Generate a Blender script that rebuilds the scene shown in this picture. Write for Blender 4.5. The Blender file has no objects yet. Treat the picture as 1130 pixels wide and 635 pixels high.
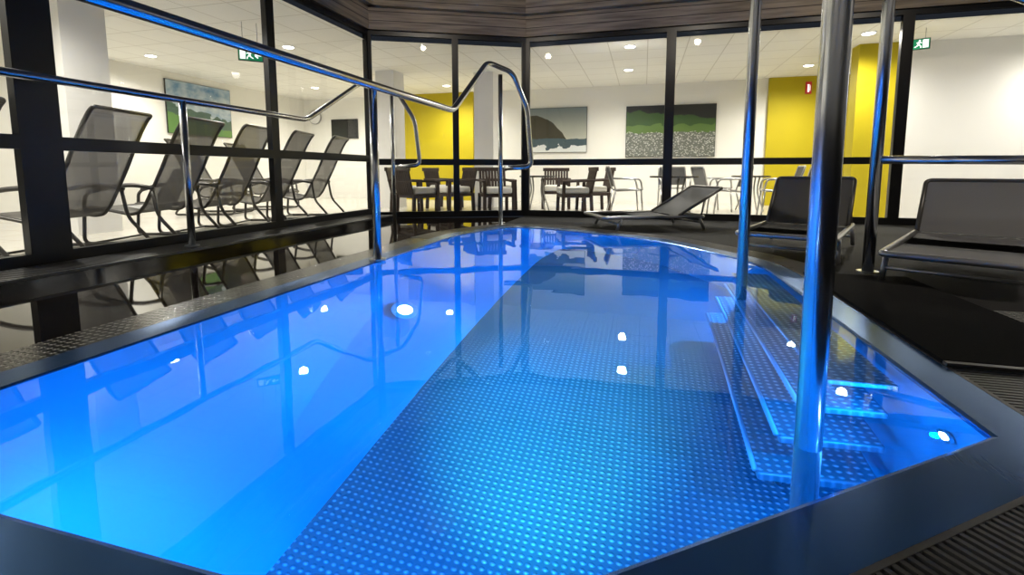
import bpy, bmesh, math, random
from mathutils import Vector, Matrix
random.seed(4)
S=bpy.context.scene
COL=S.collection
try:
    S.view_settings.view_transform='Standard'
    S.view_settings.look='None'
except Exception: pass

# ------------------------------------------------------------------ materials
def mat(name,col=(.5,.5,.5),rough=.5,metal=0,emit=None,es=0,spec=.5,bump=None,alpha=1):
    m=bpy.data.materials.new(name); m.use_nodes=True
    n=m.node_tree; b=n.nodes['Principled BSDF']
    b.inputs['Base Color'].default_value=(*col,1)
    b.inputs['Roughness'].default_value=rough
    b.inputs['Metallic'].default_value=metal
    b.inputs['Specular IOR Level'].default_value=spec
    b.inputs['Alpha'].default_value=alpha
    if emit: 
        b.inputs['Emission Color'].default_value=(*emit,1); b.inputs['Emission Strength'].default_value=es
    if bump:
        sc,st,var=bump
        tc=n.nodes.new('ShaderNodeTexCoord'); no=n.nodes.new('ShaderNodeTexNoise')
        no.inputs['Scale'].default_value=sc; no.inputs['Detail'].default_value=6
        n.links.new(tc.outputs['Object'],no.inputs['Vector'])
        bp=n.nodes.new('ShaderNodeBump'); bp.inputs['Strength'].default_value=st; bp.inputs['Distance'].default_value=.01
        n.links.new(no.outputs['Fac'],bp.inputs['Height']); n.links.new(bp.outputs['Normal'],b.inputs['Normal'])
        mx=n.nodes.new('ShaderNodeMixRGB'); mx.blend_type='MIX'
        mx.inputs[1].default_value=(*[c*(1-var) for c in col],1); mx.inputs[2].default_value=(*[min(1,c*(1+var)) for c in col],1)
        n.links.new(no.outputs['Fac'],mx.inputs[0]); n.links.new(mx.outputs[0],b.inputs['Base Color'])
    return m
def math_(n,op,a,b=None):
    x=n.nodes.new('ShaderNodeMath'); x.operation=op
    for i,v in enumerate((a,b)):
        if v is None: continue
        if isinstance(v,(int,float)): x.inputs[i].default_value=v
        else: n.links.new(v,x.inputs[i])
    return x.outputs[0]
def dimple_mat(name,base,stud_highlight,pitch=.05,rough=.3,metal=.8,dist=.004,fade=None,r0=.42):
    """stainless sheet embossed with small rounded studs; studs stop along a curved line past fade y"""
    m=mat(name,base,rough,metal); n=m.node_tree; b=n.nodes['Principled BSDF']
    tc=n.nodes.new('ShaderNodeTexCoord'); sp=n.nodes.new('ShaderNodeSeparateXYZ')
    n.links.new(tc.outputs['Object'],sp.inputs[0])
    u=math_(n,'DIVIDE',sp.outputs['X'],pitch); v=math_(n,'DIVIDE',sp.outputs['Y'],pitch*.9)
    def cell(o): return math_(n,'ABSOLUTE',math_(n,'SUBTRACT',math_(n,'FRACT',o),.5))
    du=cell(u); dv=math_(n,'MULTIPLY',cell(v),1.15)
    d=math_(n,'SQRT',math_(n,'ADD',math_(n,'MULTIPLY',du,du),math_(n,'MULTIPLY',dv,dv)))
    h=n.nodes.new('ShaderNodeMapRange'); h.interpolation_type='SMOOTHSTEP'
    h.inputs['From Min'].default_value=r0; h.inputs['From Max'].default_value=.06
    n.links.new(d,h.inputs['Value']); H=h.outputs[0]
    if fade:
        f=n.nodes.new('ShaderNodeMapRange'); f.interpolation_type='SMOOTHSTEP'
        f.inputs['From Min'].default_value=fade[1]; f.inputs['From Max'].default_value=fade[0]
        xx=math_(n,'ADD',sp.outputs['X'],.35)
        yy=math_(n,'ADD',sp.outputs['Y'],math_(n,'MULTIPLY',math_(n,'MULTIPLY',xx,xx),.6))
        n.links.new(yy,f.inputs['Value']); H=math_(n,'MULTIPLY',H,f.outputs[0])
    bp=n.nodes.new('ShaderNodeBump'); bp.inputs['Strength'].default_value=1; bp.inputs['Distance'].default_value=dist
    n.links.new(H,bp.inputs['Height'])
    n.links.new(bp.outputs['Normal'],b.inputs['Normal'])
    mx=n.nodes.new('ShaderNodeMixRGB'); mx.inputs[1].default_value=(*base,1); mx.inputs[2].default_value=(*stud_highlight,1)  # stud highlights are painted in: lighter colour mixed onto each stud
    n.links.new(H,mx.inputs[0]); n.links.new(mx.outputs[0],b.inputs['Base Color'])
    return m
def brushed(name,col,rough,metal,axis=1,wave=.0):
    m=mat(name,col,rough,metal); n=m.node_tree; b=n.nodes['Principled BSDF']
    tc=n.nodes.new('ShaderNodeTexCoord'); mp=n.nodes.new('ShaderNodeMapping'); no=n.nodes.new('ShaderNodeTexNoise')
    s=[120,120,120]; s[axis]=1.5; mp.inputs['Scale'].default_value=s; no.inputs['Scale'].default_value=1
    n.links.new(tc.outputs['Object'],mp.inputs[0]); n.links.new(mp.outputs[0],no.inputs['Vector'])
    bp=n.nodes.new('ShaderNodeBump'); bp.inputs['Strength'].default_value=.12; bp.inputs['Distance'].default_value=.002
    n.links.new(no.outputs['Fac'],bp.inputs['Height']); n.links.new(bp.outputs['Normal'],b.inputs['Normal'])
    return m
M={}
M['steel']=mat('polished_steel',(.78,.80,.82),.2,1)
M['steel_satin']=mat('satin_steel',(.55,.57,.6),.3,1)
M['rim']=brushed('rim_steel_painted_blue_reflection',(.07,.22,.55),.25,.65)  # the pool's blue reflection is put into the steel's base colour
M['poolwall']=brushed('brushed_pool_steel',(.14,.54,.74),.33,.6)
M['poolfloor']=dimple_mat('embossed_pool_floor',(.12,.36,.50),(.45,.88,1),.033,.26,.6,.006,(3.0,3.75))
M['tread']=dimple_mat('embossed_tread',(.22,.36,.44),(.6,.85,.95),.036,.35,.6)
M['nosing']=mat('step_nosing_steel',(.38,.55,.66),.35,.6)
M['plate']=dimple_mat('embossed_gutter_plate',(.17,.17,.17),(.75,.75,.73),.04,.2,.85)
M['black']=mat('black_frame',(.008,.008,.009),.35)
M['ledge']=mat('dark_glossy_ledge',(.02,.02,.022),.08,spec=.8)
M['grate']=mat('dark_grate',(.15,.15,.155),.35,.3)
M['deckgloss']=mat('wet_black_stone',(.014,.010,.008),.03,spec=1)
M['deck']=mat('black_rubber_deck',(.018,.018,.019),.7,spec=.2,bump=(400,.5,.4))
M['mat']=mat('black_ribbed_mat',(.012,.012,.013),.9,spec=.1,bump=(600,.8,.5))
M['wall']=mat('cream_wall',(.87,.86,.81),.8,bump=(60,.05,.02))
M['wallw']=mat('white_wall',(.82,.81,.78),.8,bump=(60,.05,.02))
M['yellow']=mat('yellow_wall',(.50,.40,.0),.7,bump=(60,.05,.03))
M['hall']=mat('hall_wall',(.30,.31,.33),.7)
M['hallceil']=mat('dark_hall_ceiling',(.06,.058,.06),.8)
def tile_mat(name,c1,c2,w,h,mortar,rough):
    m=mat(name,c1,rough); n=m.node_tree; b=n.nodes['Principled BSDF']
    tc=n.nodes.new('ShaderNodeTexCoord'); br=n.nodes.new('ShaderNodeTexBrick')
    br.offset=0; br.inputs['Scale'].default_value=1; br.inputs['Brick Width'].default_value=w; br.inputs['Row Height'].default_value=h
    br.inputs['Mortar Size'].default_value=mortar
    br.inputs['Color1'].default_value=(*c1,1); br.inputs['Color2'].default_value=(*[c*.97 for c in c1],1); br.inputs['Mortar'].default_value=(*c2,1)
    n.links.new(tc.outputs['Object'],br.inputs['Vector']); n.links.new(br.outputs['Color'],b.inputs['Base Color'])
    return m
M['lceil']=tile_mat('panel_ceiling',(.86,.85,.80),(.60,.58,.52),.62,.62,.008,.8)
M['lfloor']=tile_mat('beige_floor_tile',(.70,.67,.60),(.5,.46,.38),.6,.6,.006,.22)
def wood():
    m=mat('weathered_wood',(.2,.15,.11),.65); n=m.node_tree; b=n.nodes['Principled BSDF']
    tc=n.nodes.new('ShaderNodeTexCoord'); mp=n.nodes.new('ShaderNodeMapping'); mp.inputs['Scale'].default_value=(.9,.9,12)
    no=n.nodes.new('ShaderNodeTexNoise'); no.inputs['Scale'].default_value=1.6; no.inputs['Detail'].default_value=8
    cr=n.nodes.new('ShaderNodeValToRGB'); cr.color_ramp.elements[0].position=.3; cr.color_ramp.elements[1].position=.7
    cr.color_ramp.elements[0].color=(.13,.10,.07,1); cr.color_ramp.elements[1].color=(.34,.28,.2,1)
    n.links.new(tc.outputs['Object'],mp.inputs[0]); n.links.new(mp.outputs[0],no.inputs['Vector']); n.links.new(no.outputs['Fac'],cr.inputs[0])
    sp=n.nodes.new('ShaderNodeSeparateXYZ'); n.links.new(tc.outputs['Object'],sp.inputs[0])
    j=math_(n,'LESS_THAN',math_(n,'FRACT',math_(n,'DIVIDE',sp.outputs['Z'],.14)),.08)
    mx=n.nodes.new('ShaderNodeMixRGB'); n.links.new(j,mx.inputs[0]); n.links.new(cr.outputs[0],mx.inputs[1]); mx.inputs[2].default_value=(.03,.02,.015,1)
    n.links.new(mx.outputs[0],b.inputs['Base Color'])
    return m
M['wood']=wood()
def glass():
    m=bpy.data.materials.new('window_glass'); m.use_nodes=True; n=m.node_tree; n.nodes.clear()
    o=n.nodes.new('ShaderNodeOutputMaterial'); t=n.nodes.new('ShaderNodeBsdfTransparent'); g=n.nodes.new('ShaderNodeBsdfGlossy'); g.inputs['Roughness'].default_value=0
    t.inputs[0].default_value=(.96,.97,.96,1)
    f=n.nodes.new('ShaderNodeFresnel'); f.inputs[0].default_value=1.5; x=n.nodes.new('ShaderNodeMixShader')
    n.links.new(f.outputs[0],x.inputs[0]); n.links.new(t.outputs[0],x.inputs[1]); n.links.new(g.outputs[0],x.inputs[2]); n.links.new(x.outputs[0],o.inputs[0])
    return m
M['glass']=glass()
def water():
    m=bpy.data.materials.new('pool_water'); m.use_nodes=True; n=m.node_tree; n.nodes.clear()
    o=n.nodes.new('ShaderNodeOutputMaterial'); g=n.nodes.new('ShaderNodeBsdfGlass'); g.inputs['IOR'].default_value=1.33; g.inputs['Roughness'].default_value=0
    g.inputs['Color'].default_value=(.84,.98,1,1)
    tc=n.nodes.new('ShaderNodeTexCoord'); no=n.nodes.new('ShaderNodeTexNoise'); no.inputs['Scale'].default_value=2.5; no.inputs['Detail'].default_value=2
    bp=n.nodes.new('ShaderNodeBump'); bp.inputs['Strength'].default_value=.10; bp.inputs['Distance'].default_value=.01
    n.links.new(tc.outputs['Object'],no.inputs['Vector']); n.links.new(no.outputs['Fac'],bp.inputs['Height']); n.links.new(bp.outputs['Normal'],g.inputs['Normal'])
    n.links.new(g.outputs[0],o.inputs[0]); return m
M['water']=water()
def sling(name,c,tr):
    m=bpy.data.materials.new(name); m.use_nodes=True; n=m.node_tree; b=n.nodes['Principled BSDF']
    b.inputs['Base Color'].default_value=(*c,1); b.inputs['Roughness'].default_value=.6
    tc=n.nodes.new('ShaderNodeTexCoord'); w=n.nodes.new('ShaderNodeTexNoise'); w.inputs['Scale'].default_value=300
    n.links.new(tc.outputs['Object'],w.inputs['Vector'])
    a=math_(n,'ADD',math_(n,'MULTIPLY',w.outputs['Fac'],.2),1-tr-.1); n.links.new(a,b.inputs['Alpha']); return m
M['mesh']=sling('grey_mesh_fabric',(.17,.16,.145),.13)
M['mesh2']=sling('charcoal_mesh_fabric',(.28,.28,.29),.0)
M['mesh3']=sling('dark_mesh_fabric',(.15,.15,.15),.0)
M['alu']=mat('grey_metal_frame',(.10,.095,.09),.35,.6)
M['alug']=mat('silver_metal_frame',(.4,.4,.4),.3,.8)
M['alul']=mat('light_aluminium',(.5,.5,.5),.3,.9)
M['rattan']=mat('dark_brown_rattan',(.035,.018,.011),.6,bump=(120,.8,.5))
M['cushion']=mat('cream_cushion',(.80,.78,.70),.85,bump=(200,.2,.05))
M['tabletop']=mat('dark_table_top',(.05,.045,.04),.25)
M['lamp']=mat('lamp_glow',(1,1,1),.5,emit=(1,.96,.86),es=14)
M['poollamp']=mat('pool_lamp_glow',(1,1,1),.5,emit=(.6,.85,1),es=14)
M['white']=mat('white_plastic',(.85,.85,.85),.4)
M['signwhite']=mat('sign_white',(.9,.9,.9),.5,emit=(1,1,1),es=1.2)
M['signgreen']=mat('sign_green',(.0,.16,.07),.5,emit=(0,.35,.14),es=.4)
M['signdark']=mat('sign_housing',(.02,.03,.03),.5)
M['red']=mat('sign_red',(.5,.02,.02),.5,emit=(.6,.02,.02),es=.1)
M['screen']=mat('tv_screen',(.01,.01,.012),.1)
M['towel']=mat('white_towel',(.85,.84,.82),.9,bump=(300,.6,.05))

# ------------------------------------------------------------------ helpers
def link(o,parent=None):
    COL.objects.link(o)
    if parent: o.parent=parent
    return o
def obj(name,bm,m,parent=None,loc=(0,0,0),rz=0,smooth=False):
    me=bpy.data.meshes.new(name); bm.normal_update(); bm.to_mesh(me); bm.free()
    for mm in (m if isinstance(m,(list,tuple)) else [m]): me.materials.append(mm)
    if smooth:
        for p in me.polygons: p.use_smooth=True
    o=bpy.data.objects.new(name,me); o.location=loc; o.rotation_euler=(0,0,rz)
    return link(o,parent)
def box(bm,x0,x1,y0,y1,z0,z1,mi=0):
    v=[bm.verts.new((x,y,z)) for x in (x0,x1) for y in (y0,y1) for z in (z0,z1)]
    for f in ((0,1,3,2),(4,6,7,5),(0,4,5,1),(2,3,7,6),(0,2,6,4),(1,5,7,3)):
        fc=bm.faces.new([v[i] for i in f]); fc.material_index=mi
    return v
def beam(bm,p,q,w,h=None,up=(0,0,1),mi=0):
    """rectangular bar from p to q"""
    h=h or w; p=Vector(p);q=Vector(q);d=(q-p).normalized();u=Vector(up)
    if abs(d.dot(u))>.98:u=Vector((1,0,0))
    s=d.cross(u).normalized(); u=s.cross(d)
    vs=[bm.verts.new(c+s*a*w/2+u*b*h/2) for c in (p,q) for a,b in ((-1,-1),(1,-1),(1,1),(-1,1))]
    for f in ((3,2,1,0),(4,5,6,7),(0,1,5,4),(1,2,6,5),(2,3,7,6),(3,0,4,7)):
        fc=bm.faces.new([vs[i] for i in f]); fc.material_index=mi
def bevel(o,w=.01,seg=2):
    b=o.modifiers.new('bevel','BEVEL'); b.width=w; b.segments=seg; b.limit_method='ANGLE'; return o
def fillet(pts,r,n=6):
    pts=[Vector(p) for p in pts]; out=[pts[0]]
    for i in range(1,len(pts)-1):
        a,b,c=pts[i-1],pts[i],pts[i+1]
        rr=min(r,(a-b).length*.48,(c-b).length*.48)
        p=b+(a-b).normalized()*rr; q=b+(c-b).normalized()*rr
        for k in range(n+1):
            t=k/n; out.append(p*(1-t)**2+b*2*t*(1-t)+q*t*t)
    out.append(pts[-1]); return out
def tube(name,pts,rad,m,parent=None,r=.06,res=6,loc=(0,0,0)):
    cu=bpy.data.curves.new(name,'CURVE'); cu.dimensions='3D'; cu.bevel_depth=rad; cu.bevel_resolution=res; cu.use_fill_caps=True
    f=fillet(pts,r) if len(pts)>2 else [Vector(p) for p in pts]
    s=cu.splines.new('POLY'); s.points.add(len(f)-1)
    for i,p in enumerate(f): s.points[i].co=(*p,1)
    t=bpy.data.objects.new('tmp',cu); me=bpy.data.meshes.new_from_object(t)
    bpy.data.objects.remove(t); bpy.data.curves.remove(cu)
    me.name=name; me.materials.clear(); me.materials.append(m)
    b=bmesh.new(); b.from_mesh(me); bmesh.ops.remove_doubles(b,verts=b.verts[:],dist=.0002); b.to_mesh(me); b.free()
    for p in me.polygons: p.use_smooth=True
    o=bpy.data.objects.new(name,me); o.location=loc
    return link(o,parent)
def cyl(bm,c,r,h,seg=32,r2=None,mi=0):
    """upright cylinder, base centre c"""
    ret=bmesh.ops.create_cone(bm,cap_ends=True,segments=seg,radius1=r,radius2=r if r2 is None else r2,depth=h,matrix=Matrix.Translation((c[0],c[1],c[2]+h/2)))
    for f in {f for v in ret['verts'] for f in v.link_faces}: f.material_index=mi
def thing(name,label,cat,loc=(0,0,0),rz=0,group=None):
    e=bpy.data.objects.new(name,None); e.empty_display_size=.1; e.location=loc; e.rotation_euler=(0,0,rz)
    e['label']=label; e['category']=cat
    if group:e['group']=group
    return link(e)
def tag(o,label,cat,group=None):
    o['label']=label;o['category']=cat
    if group:o['group']=group
    return o
def structure(o): o['kind']='structure'; return o
def clone(root,loc,rz,label=None):
    r=root.copy(); COL.objects.link(r); r.location=loc; r.rotation_euler=(0,0,rz)
    if label: r['label']=label
    def rec(a,b):
        for c in list(a.children):
            k=c.copy(); COL.objects.link(k); k.parent=b; rec(c,k)
    rec(root,r); return r
def offset(P,d):
    n=len(P);out=[]
    for i in range(n):
        a,b,c=Vector(P[i-1]),Vector(P[i]),Vector(P[(i+1)%n])
        e1=(b-a).normalized();e2=(c-b).normalized()
        n1=Vector((e1.y,-e1.x));n2=Vector((e2.y,-e2.x))
        bis=(n1+n2).normalized(); out.append(tuple(b+bis*(d/bis.dot(n1))))
    return out
def fill(bm,loops,z):
    es=[]
    for L in loops:
        vs=[bm.verts.new((x,y,z)) for x,y in L]
        es+=[bm.edges.new((vs[i],vs[(i+1)%len(vs)])) for i in range(len(vs))]
    bmesh.ops.triangle_fill(bm,edges=es,use_beauty=True,normal=(0,0,1))
def sheet(bm,prof,y0,y1,ny=2):
    """profile (x,z) swept across y"""
    rows=[[bm.verts.new((x,y0+(y1-y0)*j/(ny-1),z)) for j in range(ny)] for x,z in prof]
    for a,b in zip(rows,rows[1:]):
        for j in range(ny-1): bm.faces.new((a[j],a[j+1],b[j+1],b[j]))

# ------------------------------------------------------------------ camera
cam=bpy.data.cameras.new('camera'); cam.sensor_width=36; cam.lens=530/1130*36; cam.shift_y=-71.5/1130; cam.clip_start=.02
co=bpy.data.objects.new('camera',cam); COL.objects.link(co); co.location=(0,0,.75)
co.rotation_euler=(math.radians(90-6.05),0,math.radians(15.3)); S.camera=co

# ------------------------------------------------------------------ pool
POOL0=[(-2.12,.65),(-.30,.65),(.97,1.60),(.93,4.3),(.1,5.5),(-1.3,6.2),(-1.75,6.2),(-2.12,5.3)]
BOT0=[(-1.3,.65),(-.30,.65),(.97,1.60),(.93,4.3),(.1,5.5),(-.85,5.98),(-1.0,5.9),(-1.12,5.3)]
def rounded(P,r=.4,k=4):
    out=list(P[:3])
    for i in range(3,len(P)):
        a,b,c=Vector(P[i-1]),Vector(P[i]),Vector(P[(i+1)%len(P)])
        rr=min(r,(a-b).length*.45,(c-b).length*.45)
        p=b+(a-b).normalized()*rr; q=b+(c-b).normalized()*rr
        for s in range(k+1):
            t=s/k; out.append(tuple(p*(1-t)**2+b*2*t*(1-t)+q*t*t))
    return out
POOL=rounded(POOL0); BOT=rounded(BOT0)
n=len(POOL); I6=3+5*3+2
D=-1.2; RW=.17; GW=.25
pool=thing('swimming_pool','blue-lit stainless steel spa pool with embossed floor and flush dark rim','pool')
bm=bmesh.new(); fill(bm,[BOT],D); obj('pool_floor',bm,M['poolfloor'],pool)
bm=bmesh.new()
for i in range(n):
    j=(i+1)%n
    bm.faces.new([bm.verts.new(p) for p in ((*POOL[i],.0),(*POOL[j],.0),(*BOT[j],D),(*BOT[i],D))])
bmesh.ops.remove_doubles(bm,verts=bm.verts[:],dist=.001)
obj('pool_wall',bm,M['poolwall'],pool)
bm=bmesh.new(); fill(bm,[POOL],0); obj('water_surface',bm,M['water'],pool)
R1=offset(POOL,RW); R2=offset(POOL,RW+GW)
bm=bmesh.new()
RI=offset(POOL,.012)
for i in range(n):
    j=(i+1)%n; h=.008
    for q in (((*POOL[i],-.03),(*POOL[j],-.03),(*POOL[j],.003),(*POOL[i],.003)),
              ((*POOL[i],.003),(*POOL[j],.003),(*RI[j],h),(*RI[i],h)),
              ((*RI[i],h),(*RI[j],h),(*R1[j],h),(*R1[i],h)),
              ((*R1[i],h),(*R1[j],h),(*R1[j],-.06),(*R1[i],-.06))):
        bm.faces.new([bm.verts.new(p) for p in q])
bmesh.ops.remove_doubles(bm,verts=bm.verts[:],dist=.0005)
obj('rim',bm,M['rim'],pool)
bm=bmesh.new()
for i in range(n-1):
    j=(i+1)%n
    a,b=Vector(R1[i]),Vector(R1[j]); a2,b2=Vector(R2[i]),Vector(R2[j])
    L=(b-a).length; d=(b-a).normalized(); no=Vector((d.y,-d.x)); k=max(1,int((b2-a2).length/.024))
    for s in range(k):
        p=a2+d*(s+.5)*.024
        t=(p-no*GW-a).dot(d)
        inner=GW
        if t<0: inner=GW*max(0,((p-a2).dot(d))/max(1e-6,(a-a2).dot(d)))
        elif t>L: inner=GW*max(0,((b2-p).dot(d))/max(1e-6,(b2-b).dot(d)))
        inner=min(inner,GW)
        if inner<.01: continue
        q=p-no*inner
        beam(bm,(p.x,p.y,.0),(q.x,q.y,.0),.012,.016)
    for off in (.008,GW-.008):
        pa=a2-no*off; pb=b2-no*off
        if off>.1: pa=a+no*.008; pb=b+no*.008
        beam(bm,(pa.x,pa.y,.0),(pb.x,pb.y,.0),.014,.018)
g=obj('gutter_grate',bm,M['grate'],pool); g['kind']='stuff'
bm=bmesh.new(); i=n-1; bm.faces.new([bm.verts.new((*p,.004)) for p in (R1[i],R1[0],R2[0],R2[i])][::-1])
obj('embossed_gutter_plate',bm,M['plate'],pool)
bm=bmesh.new(); fill(bm,[R1,R2],-.06); obj('gutter_channel',bm,M['black'],pool)
# steps: long embossed treads with rounded steel nosing along the side wall
for k in range(4):
    z=-.09-.27*k; xf=.68-.07*k; x1=.925 if k==0 else .90
    st_=bpy.data.objects.new('step',None); st_.location=(0,0,0); link(st_,pool)
    bm=bmesh.new(); box(bm,xf,x1,2.0,3.95-.1*k,z-.05,z)
    o=obj('tread',bm,M['tread'],st_); bevel(o,.012,3)
    tube('nosing',[(xf-.004,2.02,z-.006),(xf-.004,3.93-.1*k,z-.006)],.011,M['nosing'],st_,r=.04)
for y in (2.2,3.7):
    tube('step_bracket',[(.9,y,-.13),(.80,y,-.16),(.60,y,-1.19)],.014,M['steel_satin'],pool)
# underwater lamps
def pool_lamp(loc,nrm,power,s=1,col=(.0,.25,1),size=172,aim=None):
    nrm=Vector(nrm).normalized(); q=nrm.to_track_quat('Z','Y')
    bm=bmesh.new(); cyl(bm,(0,0,0),.09*s,.012,36,mi=0); cyl(bm,(0,0,.010),.05*s,.006,28,mi=1)
    o=obj('underwater_light',bm,[M['steel'],M['poollamp']],pool); o.rotation_mode='QUATERNION'; o.rotation_quaternion=q; o.location=loc
    l=bpy.data.lights.new('pool_lamp','SPOT'); l.energy=power; l.color=col; l.spot_size=math.radians(size); l.spot_blend=.5 if size>100 else 1; l.shadow_soft_size=.012
    lo=bpy.data.objects.new('lamp_source',l); lo.location=Vector(loc)+nrm*.035; lo.rotation_mode='QUATERNION'
    dr=nrm if aim is None else (Vector(aim)-Vector(loc)).normalized()
    lo.rotation_quaternion=(-dr).to_track_quat('Z','Y'); link(lo,pool)
# sloping side wall: point on plane and normal
P0=Vector((-2.12,.65,0)); P1=Vector((-2.12,5.0,0)); P2=Vector((-1.3,.65,D)); P3=Vector((-1.13,5.0,D))
def onslope(y,t):
    f=(y-.65)/4.35; return (P0.lerp(P1,f)).lerp(P2.lerp(P3,f),t)
sp_=onslope(2.95,.58)
sn=(onslope(3.4,.58)-sp_).cross(onslope(2.95,.2)-sp_).normalized()
if sn.z<0: sn=-sn
pool_lamp(sp_+sn*.004,sn,125,1.4)
pool_lamp((.965,1.78,-.24),(-1,0,0),42,.4)
pool_lamp((.92,4.12,-.4),(-1,0,0),120,.45)
pool_lamp((-.55,.655,-.45),(0,1,0),120)
pool_lamp((-1.35,.655,-.35),(0,1,0),50,col=(0,.24,1))
pool_lamp((-.32,.655,-.12),(0,1,0),420,.6,(.10,.75,.80),46,(-.45,2.45,-1.2))  # added unseen lamp that makes the teal glow on the floor
pool_lamp((.66,1.372,-.16),(-.6,.8,0),18,.5,(.05,.3,1))  # unseen lamp added to brighten the foot of the near pole

# ------------------------------------------------------------------ decks / hall shell
FY=8.0; LX=-4.25
A=Vector((-4.25,6.9)); B=Vector((-1.95,8.0))
def slab(name,loops,z,m):
    bm=bmesh.new(); fill(bm,loops,z); return structure(obj(name,bm,m))
left_loop=[(LX,-3),(R2[0][0],-3),R2[0]]+[R2[k] for k in range(n-1,I6-1,-1)]+[(R2[I6][0],7.72),tuple(A)]
slab('floor',[left_loop],0,M['deckgloss'])
right_loop=[(R2[0][0],-3),(7,-3),(7,FY),tuple(B),(R2[I6][0],7.72)]+[R2[k] for k in range(I6,-1,-1)]
slab('floor',[right_loop],0,M['deck'])
slab('floor',[[(-9.5,-3),(LX,-3),tuple(A),tuple(B),(7,FY),(7,12),(-9.5,12)]],0,M['lfloor'])
bm=bmesh.new(); box(bm,LX,-3.76,-3,6.75,0,.06); structure(obj('trim_1',bm,M['ledge']))
bm=bmesh.new()
y=0.0
while y<6.7: box(bm,-4.16,-3.785,y,y+.016,.062,.08); y+=.034
box(bm,-4.175,-4.16,0,6.72,.062,.082); box(bm,-3.785,-3.77,0,6.72,.062,.082)
g=tag(obj('drain_grate',bm,M['grate']),'long dark slotted drain grate on ledge below the windows','grate')
m_=thing('entry_mat','black ribbed rubber mat with steel edge beside the pool','mat',(1.115,2.17,.011))
bm=bmesh.new(); box(bm,.02,.66,0,1.7,0,.016); obj('mat_surface',bm,M['mat'],m_)
bm=bmesh.new(); box(bm,.02,.66,-.03,-.002,.0,.014); obj('edge_strip',bm,M['alu'],m_)
bm=bmesh.new(); box(bm,1.82,2.35,2.1,3.1,.001,.012); tag(obj('drain_plate',bm,M['plate']),'embossed steel drain plate set in the black deck','drain')

# hall ceiling, walls
bm=bmesh.new(); box(bm,LX-.1,7,-3,8.15,3.55,3.6); structure(obj('ceiling',bm,M['hallceil']))
bm=bmesh.new(); box(bm,-9.5,7,-3.1,-3,0,3.6); structure(obj('wall_front',bm,M['hall']))
bm=bmesh.new(); box(bm,7,7.1,-3,12,0,3.6); structure(obj('wall_right',bm,M['hall']))

# ------------------------------------------------------------------ window walls
wn=[0]
GZ=2.95
def window(p,q,w0,w1,sill=.0,TZ=.91):
    """one bay between ground points p and q; frame plus glass"""
    wn[0]+=1
    p=Vector(p);q=Vector(q);L=(q-p).length;d=(q-p)/L; ang=math.atan2(d.y,d.x)
    bm=bmesh.new(); t=.035
    box(bm,0,w0,-t,t,sill,GZ); box(bm,L-w1,L,-t,t,sill,GZ)
    box(bm,w0,L-w1,-t,t,sill,sill+.10); box(bm,w0,L-w1,-t,t,GZ-.07,GZ); box(bm,w0,L-w1,-t,t,TZ-.05,TZ+.05)
    bmesh.ops.remove_doubles(bm,verts=bm.verts[:],dist=.001)
    f=structure(obj('window_%d'%wn[0],bm,M['black'],None,(p.x,p.y,0),ang))
    bm=bmesh.new()
    for z0,z1 in ((sill+.10,TZ-.05),(TZ+.05,GZ-.07)):
        bm.faces.new([bm.verts.new(v) for v in ((w0,0,z0),(L-w1,0,z0),(L-w1,0,z1),(w0,0,z1))])
    obj('window_pane',bm,M['glass'],f)
ys=[-3,-1.9,.3,2.5,4.82,6.9]
for a,b in zip(ys,ys[1:]):
    window((LX,a),(LX,b),.13 if a==2.5 else .06,.13 if b==2.5 else .06,.06,.96)
mid=A+(B-A)*.54
window(A,mid,.07,.05); window(mid,B,.05,.07)
xs=[B.x,.35,2.54,3.42,5.3,7.0]
for a,b in zip(xs,xs[1:]): window((a,FY),(b,FY),.07,.07)
def fascia(k,p,q,z0,z1,th,m):
    p=Vector(p);q=Vector(q);d=(q-p);L=d.length
    bm=bmesh.new(); box(bm,0,L,-th/2,th/2,z0,z1)
    structure(obj('trim_%d'%k,bm,m,None,(p.x,p.y,0),math.atan2(d.y,d.x)))
fascia(2,(LX,-3),A,GZ,3.55,.16,M['wood']); fascia(3,A,B,GZ,3.55,.16,M['wood']); fascia(4,B,(7,FY),GZ,3.55,.16,M['wood'])
fascia(5,(LX+.14,-3),(A.x+.14,A.y-.05),3.28,3.55,.12,M['wood']); fascia(6,(A.x+.1,A.y-.1),(B.x+.03,B.y-.14),3.28,3.55,.12,M['wood']); fascia(7,(B.x,FY-.14),(7,FY-.14),3.28,3.55,.12,M['wood'])

# ------------------------------------------------------------------ lounge shell
LC=2.8
bm=bmesh.new(); fill(bm,[[(-9.5,-3),(LX,-3),tuple(A),tuple(B),(7,FY),(7,12),(-9.5,12)]],LC); structure(obj('ceiling',bm,M['lceil']))
bm=bmesh.new(); box(bm,-9.6,-9.5,-3,12.1,0,LC); structure(obj('wall_left',bm,M['wall']))
bm=bmesh.new(); box(bm,-9.5,7,12,12.1,0,LC); structure(obj('wall_back',bm,M['wall']))
bm=bmesh.new(); box(bm,-6.7,-4.3,11.9,12,0,LC); structure(obj('wall_yellow',bm,M['yellow']))
bm=bmesh.new(); box(bm,2.6,6.9,11.9,12,0,LC); structure(obj('wall_yellow',bm,M['yellow']))
bm=bmesh.new(); box(bm,3.3,3.95,9.2,9.5,0,LC); structure(obj('wall_pier_yellow',bm,M['yellow']))
bm=bmesh.new(); box(bm,3.95,6.9,9.25,9.5,0,LC); structure(obj('wall_side',bm,M['wallw']))
for (x,y,s) in ((-6.7,4.35,.5),(-5.15,9.2,.42),(-3.25,9.85,.42)):
    bm=bmesh.new(); box(bm,x-s/2,x+s/2,y-s/2,y+s/2,0,LC); structure(obj('wall_column',bm,M['wallw']))

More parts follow.
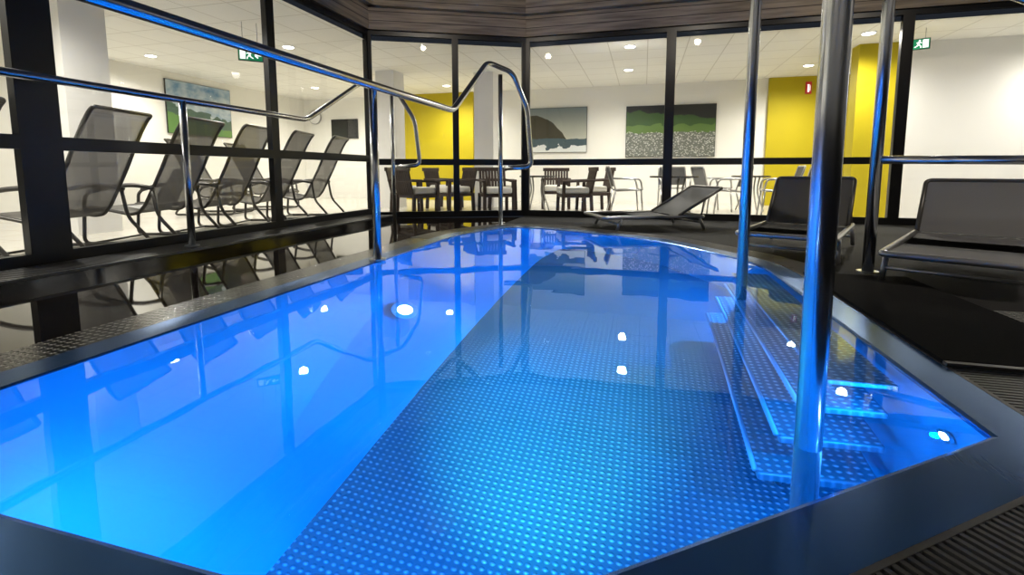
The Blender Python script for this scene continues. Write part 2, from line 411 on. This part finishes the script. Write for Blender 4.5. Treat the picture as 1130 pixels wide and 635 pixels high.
# downlights
dl=None
pos=[(-8.47,6.76),(-5.6,3.2),(-7.8,10.3),(-4.6,10.9),(-.36,10.2),(-.28,8.35),(3.0,10.7),(3.15,8.5),(-6.3,.8),(-7.8,-1.5),(6.2,8.55),(-5.7,6.9)]  # those out of view are added to brighten the lounge
for (x,y) in pos:
    if dl is None:
        bm=bmesh.new(); cyl(bm,(0,0,-.012),.10,.012,32); r=obj('downlight',bm,M['white'])
        bm=bmesh.new(); cyl(bm,(0,0,-.016),.08,.005,32); obj('lamp_lens',bm,M['lamp'],r)
        l=bpy.data.lights.new('downlight_source','SPOT'); l.energy=235; l.color=(1,.955,.87); l.spot_size=math.radians(165); l.spot_blend=.8; l.shadow_soft_size=.07
        lo=bpy.data.objects.new('lamp_source',l); lo.location=(0,0,-.05); link(lo,r)
        tag(r,'round white recessed ceiling downlight, switched on','lamp','lounge ceiling downlights')
        r.location=(x,y,LC); dl=r
    else: clone(dl,(x,y,LC),0)

# unseen spotlights added to light fascia, loungers and walls, aimed away from the water
def spotlight(loc,target,e,size=80):
    t=thing('added_fill_spot','small black ceiling spotlight, added out of view as fill light','lamp',loc,0,'added hall fill lights')
    d=(Vector(target)-Vector(loc)).normalized()
    bm=bmesh.new(); cyl(bm,(0,0,-.09),.012,.09,12); cyl(bm,(0,0,-.02),.05,.02,20); obj('mount',bm,M['black'],t)
    bm=bmesh.new(); cyl(bm,(0,0,-.07),.05,.14,24,r2=.04); o=obj('lamp_head',bm,M['black'],t); o.location=(0,0,-.12); o.rotation_mode='QUATERNION'; o.rotation_quaternion=(-d).to_track_quat('Z','Y')
    l=bpy.data.lights.new('spot_source','SPOT'); l.energy=e; l.color=(1,.88,.72); l.spot_size=math.radians(size); l.spot_blend=.7; l.shadow_soft_size=.05
    lo=bpy.data.objects.new('lamp_source',l); lo.location=Vector((0,0,-.12))+d*.1; lo.rotation_mode='QUATERNION'; lo.rotation_quaternion=(-d).to_track_quat('Z','Y'); link(lo,t)
spotlight((-2.2,4.6,3.55),(-2.9,7.5,3.25),85,95)
spotlight((1.0,5.0,3.55),(.6,8,3.25),85,100)
spotlight((3.4,5.0,3.55),(3.8,8,3.25),85,100)
spotlight((3.0,1.5,3.55),(2.1,4.8,.3),300,60)
spotlight((1.0,-.8,3.55),(2.8,-3,1.4),170,110)
spotlight((-2.0,-.8,3.55),(-2.0,-3,1.4),170,110)
spotlight((5.2,2.0,3.55),(7,2.5,1.3),170,110)

# ------------------------------------------------------------------ handrails
def flange(par,x,y,z,r=.07):
    bm=bmesh.new(); cyl(bm,(x,y,z),r,.012,28); obj('base_flange',bm,M['steel_satin'],par)
hr=thing('handrail','polished steel pool handrail with raised looped end beside the pool edge','handrail')
tube('rail',[(-2.12,-.6,1.44),(-2.12,3.56,1.44),(-2.1,5.15,1.44),(-1.95,5.95,2.13),(-1.72,6.3,2.06),(-1.55,6.45,1.6),(-1.5,6.5,.82),(-1.85,6.35,.80)],.034,M['steel'],hr,r=.10)
for p in ((-2.15,3.56,.034,1.43),(-1.9,6.35,.03,2.05),(-2.15,-.3,.034,1.43)):
    tube('post',[(p[0],p[1],.010),(p[0],p[1],p[3])],p[2],M['steel'],hr)
    flange(hr,p[0],p[1],.009)
hr2=thing('handrail','slim steel handrail with looped end on the ledge below the windows','handrail')
tube('rail',[(-3.92,-.6,1.39),(-3.92,5.0,1.37),(-3.75,5.9,1.95),(-3.45,6.35,1.9),(-3.25,6.5,1.5),(-3.2,6.55,.85),(-3.5,6.4,.82)],.03,M['steel'],hr2,r=.10)
for y in (.6,3.38): 
    tube('post',[(-3.92,y,.083),(-3.92,y,1.37)],.03,M['steel'],hr2); flange(hr2,-3.92,y,.083,.06)
tube('post',[(-3.55,6.38,.002),(-3.55,6.38,1.9)],.028,M['steel'],hr2)
hr3=thing('handrail','tall polished steel stair rail standing in the water','handrail')
tube('rail',[(.455,1.42,-1.15),(.455,1.42,1.75),(.645,3.425,2.25),(.645,3.425,-1.19)],.034,M['steel'],hr3,r=.2)
hr4=thing('handrail','tall polished steel handrail on the black poolside deck','handrail')
tube('rail',[(1.576,3.967,.028),(1.576,3.967,2.22),(2.19,3.61,1.73),(2.5,3.42,1.5),(2.75,3.27,.012)],.037,M['steel'],hr4,r=.12)
tube('cross_rail',[(1.576,3.967,.835),(2.745,3.28,.81)],.028,M['steel'],hr4)
flange(hr4,1.576,3.967,.028)

# ------------------------------------------------------------------ sun loungers (poolside)
def lounger(label,loc,rz,back=.62,seat=1.25,bl=.62,w=.66,z=.30,fab='mesh2'):
    """foot end towards +x, hinge at origin"""
    t=thing('sun_lounger',label,'lounger',loc,rz,'poolside sun loungers')
    bx=-bl*math.cos(back); bz=z+bl*math.sin(back); h=w/2
    bm=bmesh.new(); sheet(bm,[(0.02,z),(.4,z-.012),(.85,z-.012),(seat,z)],-h+.02,h-.02)
    bmesh.ops.solidify(bm,geom=bm.faces[:],thickness=.008); obj('seat_fabric',bm,M[fab],t)
    bm=bmesh.new(); sheet(bm,[(0,z+.01),(bx*.5+.01,(z+bz)/2-.01),(bx,bz)],-h+.02,h-.02)
    bmesh.ops.solidify(bm,geom=bm.faces[:],thickness=.008); obj('backrest_fabric',bm,M[fab],t)
    tube('seat_frame',[(-.35,-h,z),(seat+.02,-h,z),(seat+.02,h,z),(-.35,h,z),(-.35,-h,z)],.022,M['alug'],t,r=.05)
    tube('backrest_frame',[(0,-h+.01,z+.015),(bx,-h+.01,bz),(bx,h-.01,bz),(0,h-.01,z+.015)],.018,M['alu'],t,r=.05)
    for xx in (-.28,seat-.22):
        for s in (-1,1):
            tube('leg',[(xx,s*h,z),(xx+(.07 if xx>0 else -.07),s*(h+.01),.014)],.018,M['alug'],t)
        tube('cross_bar',[(xx+(.045 if xx>0 else -.045),-h,.10),(xx+(.045 if xx>0 else -.045),h,.10)],.012,M['alug'],t)
    for s in (-1,1):
        tube('back_support',[(-.3,s*h,z-.03),(bx*.6,s*(h-.03),z+(bz-z)*.6)],.010,M['alu'],t)
    return t
lounger('charcoal mesh sun lounger with grey metal frame beside steel post',(2.64,4.83,0),math.atan2(-1.72,-1.02),back=.9,bl=.58,w=.72,z=.22,seat=1.6)
lounger('charcoal mesh sun lounger with raised back near pool corner',(1.58,5.40,0),math.atan2(-1,-.45),back=.85,bl=.62,w=.72,seat=1.1,z=.22,fab='mesh3')
lounger('charcoal mesh sun lounger with half-raised back behind the pool end',(.28,6.80,0),math.radians(204),back=.55,bl=.70,w=.80,seat=.98,z=.18,fab='mesh3')

# ------------------------------------------------------------------ recliner chairs in the lounge
def recliner(label,loc,rz):
    t=thing('recliner_chair',label,'chair',loc,rz,'lounge recliner chairs'); h=.34
    prof=[(.52,.34),(.47,.38),(.40,.39),(.2,.35),(.04,.315),(-.05,.33),(-.12,.41),(-.22,.60),(-.32,.80),(-.41,1.00),(-.49,1.16),(-.55,1.26),(-.59,1.30)]
    bm=bmesh.new(); sheet(bm,prof,-h+.015,h-.015); bmesh.ops.solidify(bm,geom=bm.faces[:],thickness=.006); obj('sling_seat',bm,M['mesh'],t)
    path=[(x,-h,z) for x,z in prof]+[(x,h,z) for x,z in reversed(prof)]
    tube('frame',path+[path[0]],.018,M['alu'],t,r=.03)
    for s in (-1,1):
        y=s*(h+.03)
        tube('armrest',[(-.24,y,.58),(-.05,y,.62),(.22,y,.60),(.42,y,.54)],.022,M['alu'],t,r=.1)
        tube('leg',[(.40,y,.55),(.46,y,.50),(.48,y,.25),(.50,y,.02),(-.50,y,.02),(-.26,y,.30),(-.22,y,.57)],.017,M['alu'],t,r=.08)
    for x in (.42,-.3): tube('cross_bar',[(x,-h-.03,.02),(x,h+.03,.02)],.012,M['alu'],t)
    return t
rl='high-backed grey mesh recliner chair with curved arms behind the windows'
r0=recliner(rl,(-5.15,3.2,0),math.radians(197))
for (x,y,a) in ((-5.15,4.05,197),(-5.2,4.88,196),(-5.25,5.75,198),(-5.3,6.7,197),(-5.2,2.1,196),(-7.4,6.9,20),(-7.4,8.1,15)):
    clone(r0,(x,y,0),math.radians(a))
bm=bmesh.new(); sheet(bm,[(.24,.375),(.04,.333),(-.035,.348),(-.10,.425),(-.20,.61),(-.285,.775)],-.2,.12,5); bmesh.ops.solidify(bm,geom=bm.faces[:],thickness=-.012)
o=obj('towel',bm,M['towel'],None,(-5.15,4.05,0.01),math.radians(197)); tag(o,'white towel draped over a grey recliner chair','towel')

# ------------------------------------------------------------------ dining furniture
def rattan(label,loc,rz):
    t=thing('dining_chair',label,'chair',loc,rz,'rattan chairs in lounge')
    bm=bmesh.new(); box(bm,-.25,.27,-.27,.27,.30,.36); bevel(obj('seat',bm,M['rattan'],t),.012)
    bm=bmesh.new(); box(bm,-.22,.29,-.235,.235,.362,.48); bevel(obj('cushion',bm,M['cushion'],t),.035,3)
    bm=bmesh.new(); 
    for y in [-.23+.0575*i for i in range(9)]: beam(bm,(-.25,y,.36),(-.34,y,.80),.045,.03,(1,0,0))
    beam(bm,(-.34,-.28,.80),(-.34,.28,.80),.05,.07); beam(bm,(-.30,-.27,.60),(-.30,.27,.60),.02,.05)
    bevel(obj('backrest',bm,M['rattan'],t),.005,1)
    for s in (-1,1):
        bm=bmesh.new(); beam(bm,(-.31,s*.275,.60),(.27,s*.275,.58),.065,.04); bevel(obj('armrest',bm,M['rattan'],t),.008)
        for x,top in ((.24,.57),(-.24,.36)):
            bm=bmesh.new(); beam(bm,(x,s*.26,top),(x*1.08,s*.265,0),.055,.055); bevel(obj('leg',bm,M['rattan'],t),.005,1)
    return t
d0=rattan('dark brown rattan armchair with cream cushion behind the glass',(-3.85,7.75,0),math.radians(60))
for x,y,a in ((-4.4,8.4,20),(-3.45,8.5,230),(-2.6,8.4,-60),(-2.75,9.3,20),(-1.2,8.65,200),(-.95,9.45,200),(-4.0,9.3,-10),(-1.75,9.85,-80)):
    clone(d0,(x,y,0),math.radians(a))
def table(label,loc,r=.42):
    t=thing('dining_table',label,'table',loc,0,'lounge tables')
    bm=bmesh.new(); cyl(bm,(0,0,.65),r,.03,40); bevel(obj('table_top',bm,M['tabletop'],t),.006)
    for k in range(4):
        a=math.pi/4+k*math.pi/2
        tube('leg',[(math.cos(a)*r*.5,math.sin(a)*r*.5,.65),(math.cos(a)*r*.35,math.sin(a)*r*.35,.4),(math.cos(a)*r*.8,math.sin(a)*r*.8,.015)],.014,M['alul'],t,r=.15)
    return t
t0=table('round dark table with splayed metal legs in the lounge',(-1.95,8.95,0),.34)
clone(t0,(.5,8.8,0),.3).scale=(1.2,1.2,1); clone(t0,(1.95,10.0,0),.1)
def metalchair(label,loc,rz):
    t=thing('stacking_chair',label,'chair',loc,rz,'metal stacking chairs'); h=.25
    bm=bmesh.new(); sheet(bm,[(.22,.45),(.1,.44),(-.2,.43)],-h+.01,h-.01); bmesh.ops.solidify(bm,geom=bm.faces[:],thickness=.006); obj('seat',bm,M['mesh3'],t)
    bm=bmesh.new(); sheet(bm,[(-.22,.5),(-.27,.68),(-.31,.83)],-h+.01,h-.01); bmesh.ops.solidify(bm,geom=bm.faces[:],thickness=.006); obj('backrest',bm,M['mesh3'],t)
    tube('back_frame',[(-.2,-h,.43),(-.32,-h,.84),(-.32,h,.84),(-.2,h,.43)],.014,M['alul'],t,r=.04)
    tube('seat_frame',[(-.2,-h,.43),(.23,-h,.45),(.23,h,.45),(-.2,h,.43)],.014,M['alul'],t,r=.04)
    for s in (-1,1):
        tube('armrest',[(-.26,s*h,.64),(.2,s*(h+.02),.63),(.24,s*h,.45)],.015,M['alul'],t,r=.06)
        tube('leg',[(.22,s*h,.45),(.26,s*h,.01)],.014,M['alul'],t); tube('leg',[(-.2,s*h,.44),(-.3,s*h,.01)],.014,M['alul'],t)
    return t
m0=metalchair('grey mesh stacking chair with aluminium frame at a lounge table',(1.35,8.7,0),math.radians(185))
for x,y,a in ((-.3,8.6,10),(.55,9.65,-85),(2.1,8.65,175),(2.6,9.4,190),(1.25,9.75,20)):
    clone(m0,(x,y,0),math.radians(a))

# ------------------------------------------------------------------ wall items
def pic_mat(kind):
    m=mat('painting_'+kind,(.5,.5,.5),.5); n=m.node_tree; b=n.nodes['Principled BSDF']
    tc=n.nodes.new('ShaderNodeTexCoord'); sp=n.nodes.new('ShaderNodeSeparateXYZ'); n.links.new(tc.outputs['Generated'],sp.inputs[0])
    X,Z=sp.outputs['X'],sp.outputs['Z']
    no=n.nodes.new('ShaderNodeTexNoise'); no.inputs['Scale'].default_value=5; no.inputs['Detail'].default_value=8; n.links.new(tc.outputs['Generated'],no.inputs['Vector'])
    N=math_(n,'SUBTRACT',no.outputs['Fac'],.5)
    def rgb(c): 
        r=n.nodes.new('ShaderNodeRGB'); r.outputs[0].default_value=(*c,1); return r.outputs[0]
    def mix(f,a,c):
        x=n.nodes.new('ShaderNodeMixRGB'); n.links.new(f,x.inputs[0]); n.links.new(a,x.inputs[1]); n.links.new(c,x.inputs[2]); return x.outputs[0]
    def lt(a,c): return math_(n,'LESS_THAN',a,c)
    if kind=='sea':
        zz=math_(n,'ADD',Z,math_(n,'MULTIPLY',N,.12))
        c=mix(math_(n,'MULTIPLY',Z,1),rgb((.62,.62,.50)),rgb((.16,.20,.22)))
        cl=lt(math_(n,'ADD',zz,math_(n,'MULTIPLY',math_(n,'POWER',X,2.4),1.5)),.84)
        c=mix(cl,c,rgb((.05,.045,.025)))
        sea=lt(zz,.30); c=mix(sea,c,rgb((.06,.10,.12)))
        foam=lt(math_(n,'ADD',Z,math_(n,'MULTIPLY',N,.5)),.14); c=mix(foam,c,rgb((.75,.78,.78)))
    elif kind=='meadow':
        vo=n.nodes.new('ShaderNodeTexVoronoi'); vo.inputs['Scale'].default_value=42; n.links.new(tc.outputs['Generated'],vo.inputs['Vector'])
        zz=math_(n,'ADD',Z,math_(n,'MULTIPLY',N,.25))
        c=mix(lt(math_(n,'ADD',zz,math_(n,'MULTIPLY',X,.15)),.9),rgb((.006,.008,.008)),rgb((.03,.08,.012)))
        c=mix(lt(zz,.62),c,rgb((.09,.17,.03)))
        c=mix(lt(zz,.48),c,rgb((.13,.14,.12)))
        dots=math_(n,'MULTIPLY',lt(vo.outputs['Distance'],.38),lt(zz,.5)); c=mix(dots,c,rgb((.46,.47,.43)))
    else:
        zz=math_(n,'ADD',math_(n,'ADD',Z,math_(n,'MULTIPLY',N,.5)),math_(n,'MULTIPLY',X,.3))
        c=mix(math_(n,'ADD',math_(n,'MULTIPLY',N,3),.5),rgb((.10,.24,.42)),rgb((.6,.68,.72)))
        c=mix(lt(zz,.62),c,rgb((.07,.13,.10)))
        c=mix(lt(zz,.40),c,rgb((.12,.26,.07)))
    n.links.new(c,b.inputs['Base Color']); return m
def picture(label,loc,rz,w,h,kind):
    t=thing('wall_picture',label,'picture',loc,rz)
    bm=bmesh.new(); box(bm,-w/2,w/2,.0,.03,-h/2,h/2); obj('picture_frame',bm,M['black'],t)
    bm=bmesh.new(); box(bm,-w/2+.01,w/2-.01,-.004,.0,-h/2+.01,h/2-.01); obj('canvas',bm,pic_mat(kind),t)
picture('large landscape canvas of a dark sea cliff and foaming surf',(-2.1,11.96,1.78),0,1.45,1.1,'sea')
picture('large wide canvas of white flowers below green hill and black sky',(.55,11.96,1.7),0,2.0,1.2,'meadow')
picture('blue, white and green landscape canvas on the cream wall',(-9.46,8.6,2.1),math.radians(90),1.6,1.1,'hill')
tv=thing('television','black flat wall-mounted television on the cream wall','television',(-8.15,11.95,1.95))
bm=bmesh.new(); box(bm,-.42,.42,0,.05,-.27,.27); bevel(obj('casing',bm,M['black'],tv),.008)
bm=bmesh.new(); box(bm,-.4,.4,-.004,.001,-.245,.25); obj('screen',bm,M['screen'],tv)
ck=thing('wall_clock','round white wall clock with black hands','clock',(-9.1,11.97,2.3))
bm=bmesh.new(); bmesh.ops.create_cone(bm,cap_ends=True,segments=40,radius1=.2,radius2=.2,depth=.04,matrix=Matrix.Rotation(math.pi/2,4,'X')); obj('casing',bm,M['alug'],ck)
bm=bmesh.new(); bmesh.ops.create_cone(bm,cap_ends=True,segments=40,radius1=.18,radius2=.18,depth=.01,matrix=Matrix.Translation((0,-.022,0))@Matrix.Rotation(math.pi/2,4,'X')); obj('clock_face',bm,M['white'],ck)
for q,w in (((.07,-.03,.07),.015),((-.02,-.03,.15),.01)):
    bm=bmesh.new(); beam(bm,(0,-.03,0),q,w,.006,(0,1,0)); obj('clock_hand',bm,M['black'],ck)

def exit_sign(label,loc,rz,flip=1,s=1):
    t=thing('exit_sign',label,'sign',loc,rz,'exit signs'); t.scale=(s,s,s)
    bm=bmesh.new(); box(bm,-.17,.17,0,.04,-.09,.09); bevel(obj('sign_housing',bm,M['signdark'],t),.004,1)
    bm=bmesh.new(); box(bm,-.16,.16,-.003,.0,-.08,.08); obj('sign_face',bm,M['signgreen'],t)
    bm=bmesh.new()
    def st(p,q,w): beam(bm,(p[0]*flip,-.006,p[1]),(q[0]*flip,-.006,q[1]),w,.004,(0,1,0))
    box(bm,*sorted((-.145*flip,-.07*flip)),-.0065,-.0045,-.065,.065)
    cx=-.03
    bmesh.ops.create_cone(bm,cap_ends=True,segments=16,radius1=.014,radius2=.014,depth=.004,matrix=Matrix.Translation((cx*flip,-.006,.055))@Matrix.Rotation(math.pi/2,4,'X'))
    st((cx+.005,.038),(cx+.02,-.01),.024); st((cx+.005,.03),(cx-.03,.015),.012); st((cx+.005,.03),(cx+.04,.02),.012)
    st((cx+.02,-.01),(cx-.012,-.025),.015); st((cx-.012,-.025),(cx-.02,-.065),.013); st((cx+.02,-.01),(cx+.035,-.035),.015); st((cx+.035,-.035),(cx+.065,-.05),.013)
    st((.06,0),(.145,0),.020); st((.06,0),(.098,.04),.020); st((.06,0),(.098,-.04),.020)
    obj('pictogram',bm,M['signwhite'],t)
    for x in (-.1,.1):
        bm=bmesh.new(); box(bm,x-.005,x+.005,.015,.025,.09,(LC-loc[2])/s); obj('hanger',bm,M['alul'],t)
exit_sign('green emergency exit sign with running figure and arrow hanging from ceiling',(-5.30,5.66,2.36),math.radians(43),1,.9)
exit_sign('green emergency exit sign with running figure hanging near yellow pier',(3.75,8.45,2.58),math.radians(-25),-1,.85)
fs=thing('fire_extinguisher_sign','small red fire extinguisher sign on the yellow wall','sign',(3.36,11.88,2.55)); fs.scale=(.6,1,.8)
bm=bmesh.new(); box(bm,-.1,.1,0,.01,-.16,.16); obj('sign_plate',bm,M['red'],fs)
bm=bmesh.new(); box(bm,-.03,.02,-.004,-.001,-.11,.04); box(bm,-.02,.01,-.004,-.001,.04,.07); box(bm,-.05,.03,-.004,-.001,.07,.085); box(bm,.04,.055,-.004,-.001,-.08,.06); obj('pictogram',bm,M['signwhite'],fs)

W=bpy.data.worlds.new('world'); S.world=W; W.use_nodes=True; W.node_tree.nodes['Background'].inputs[0].default_value=(.05,.06,.08,1); W.node_tree.nodes['Background'].inputs[1].default_value=.3
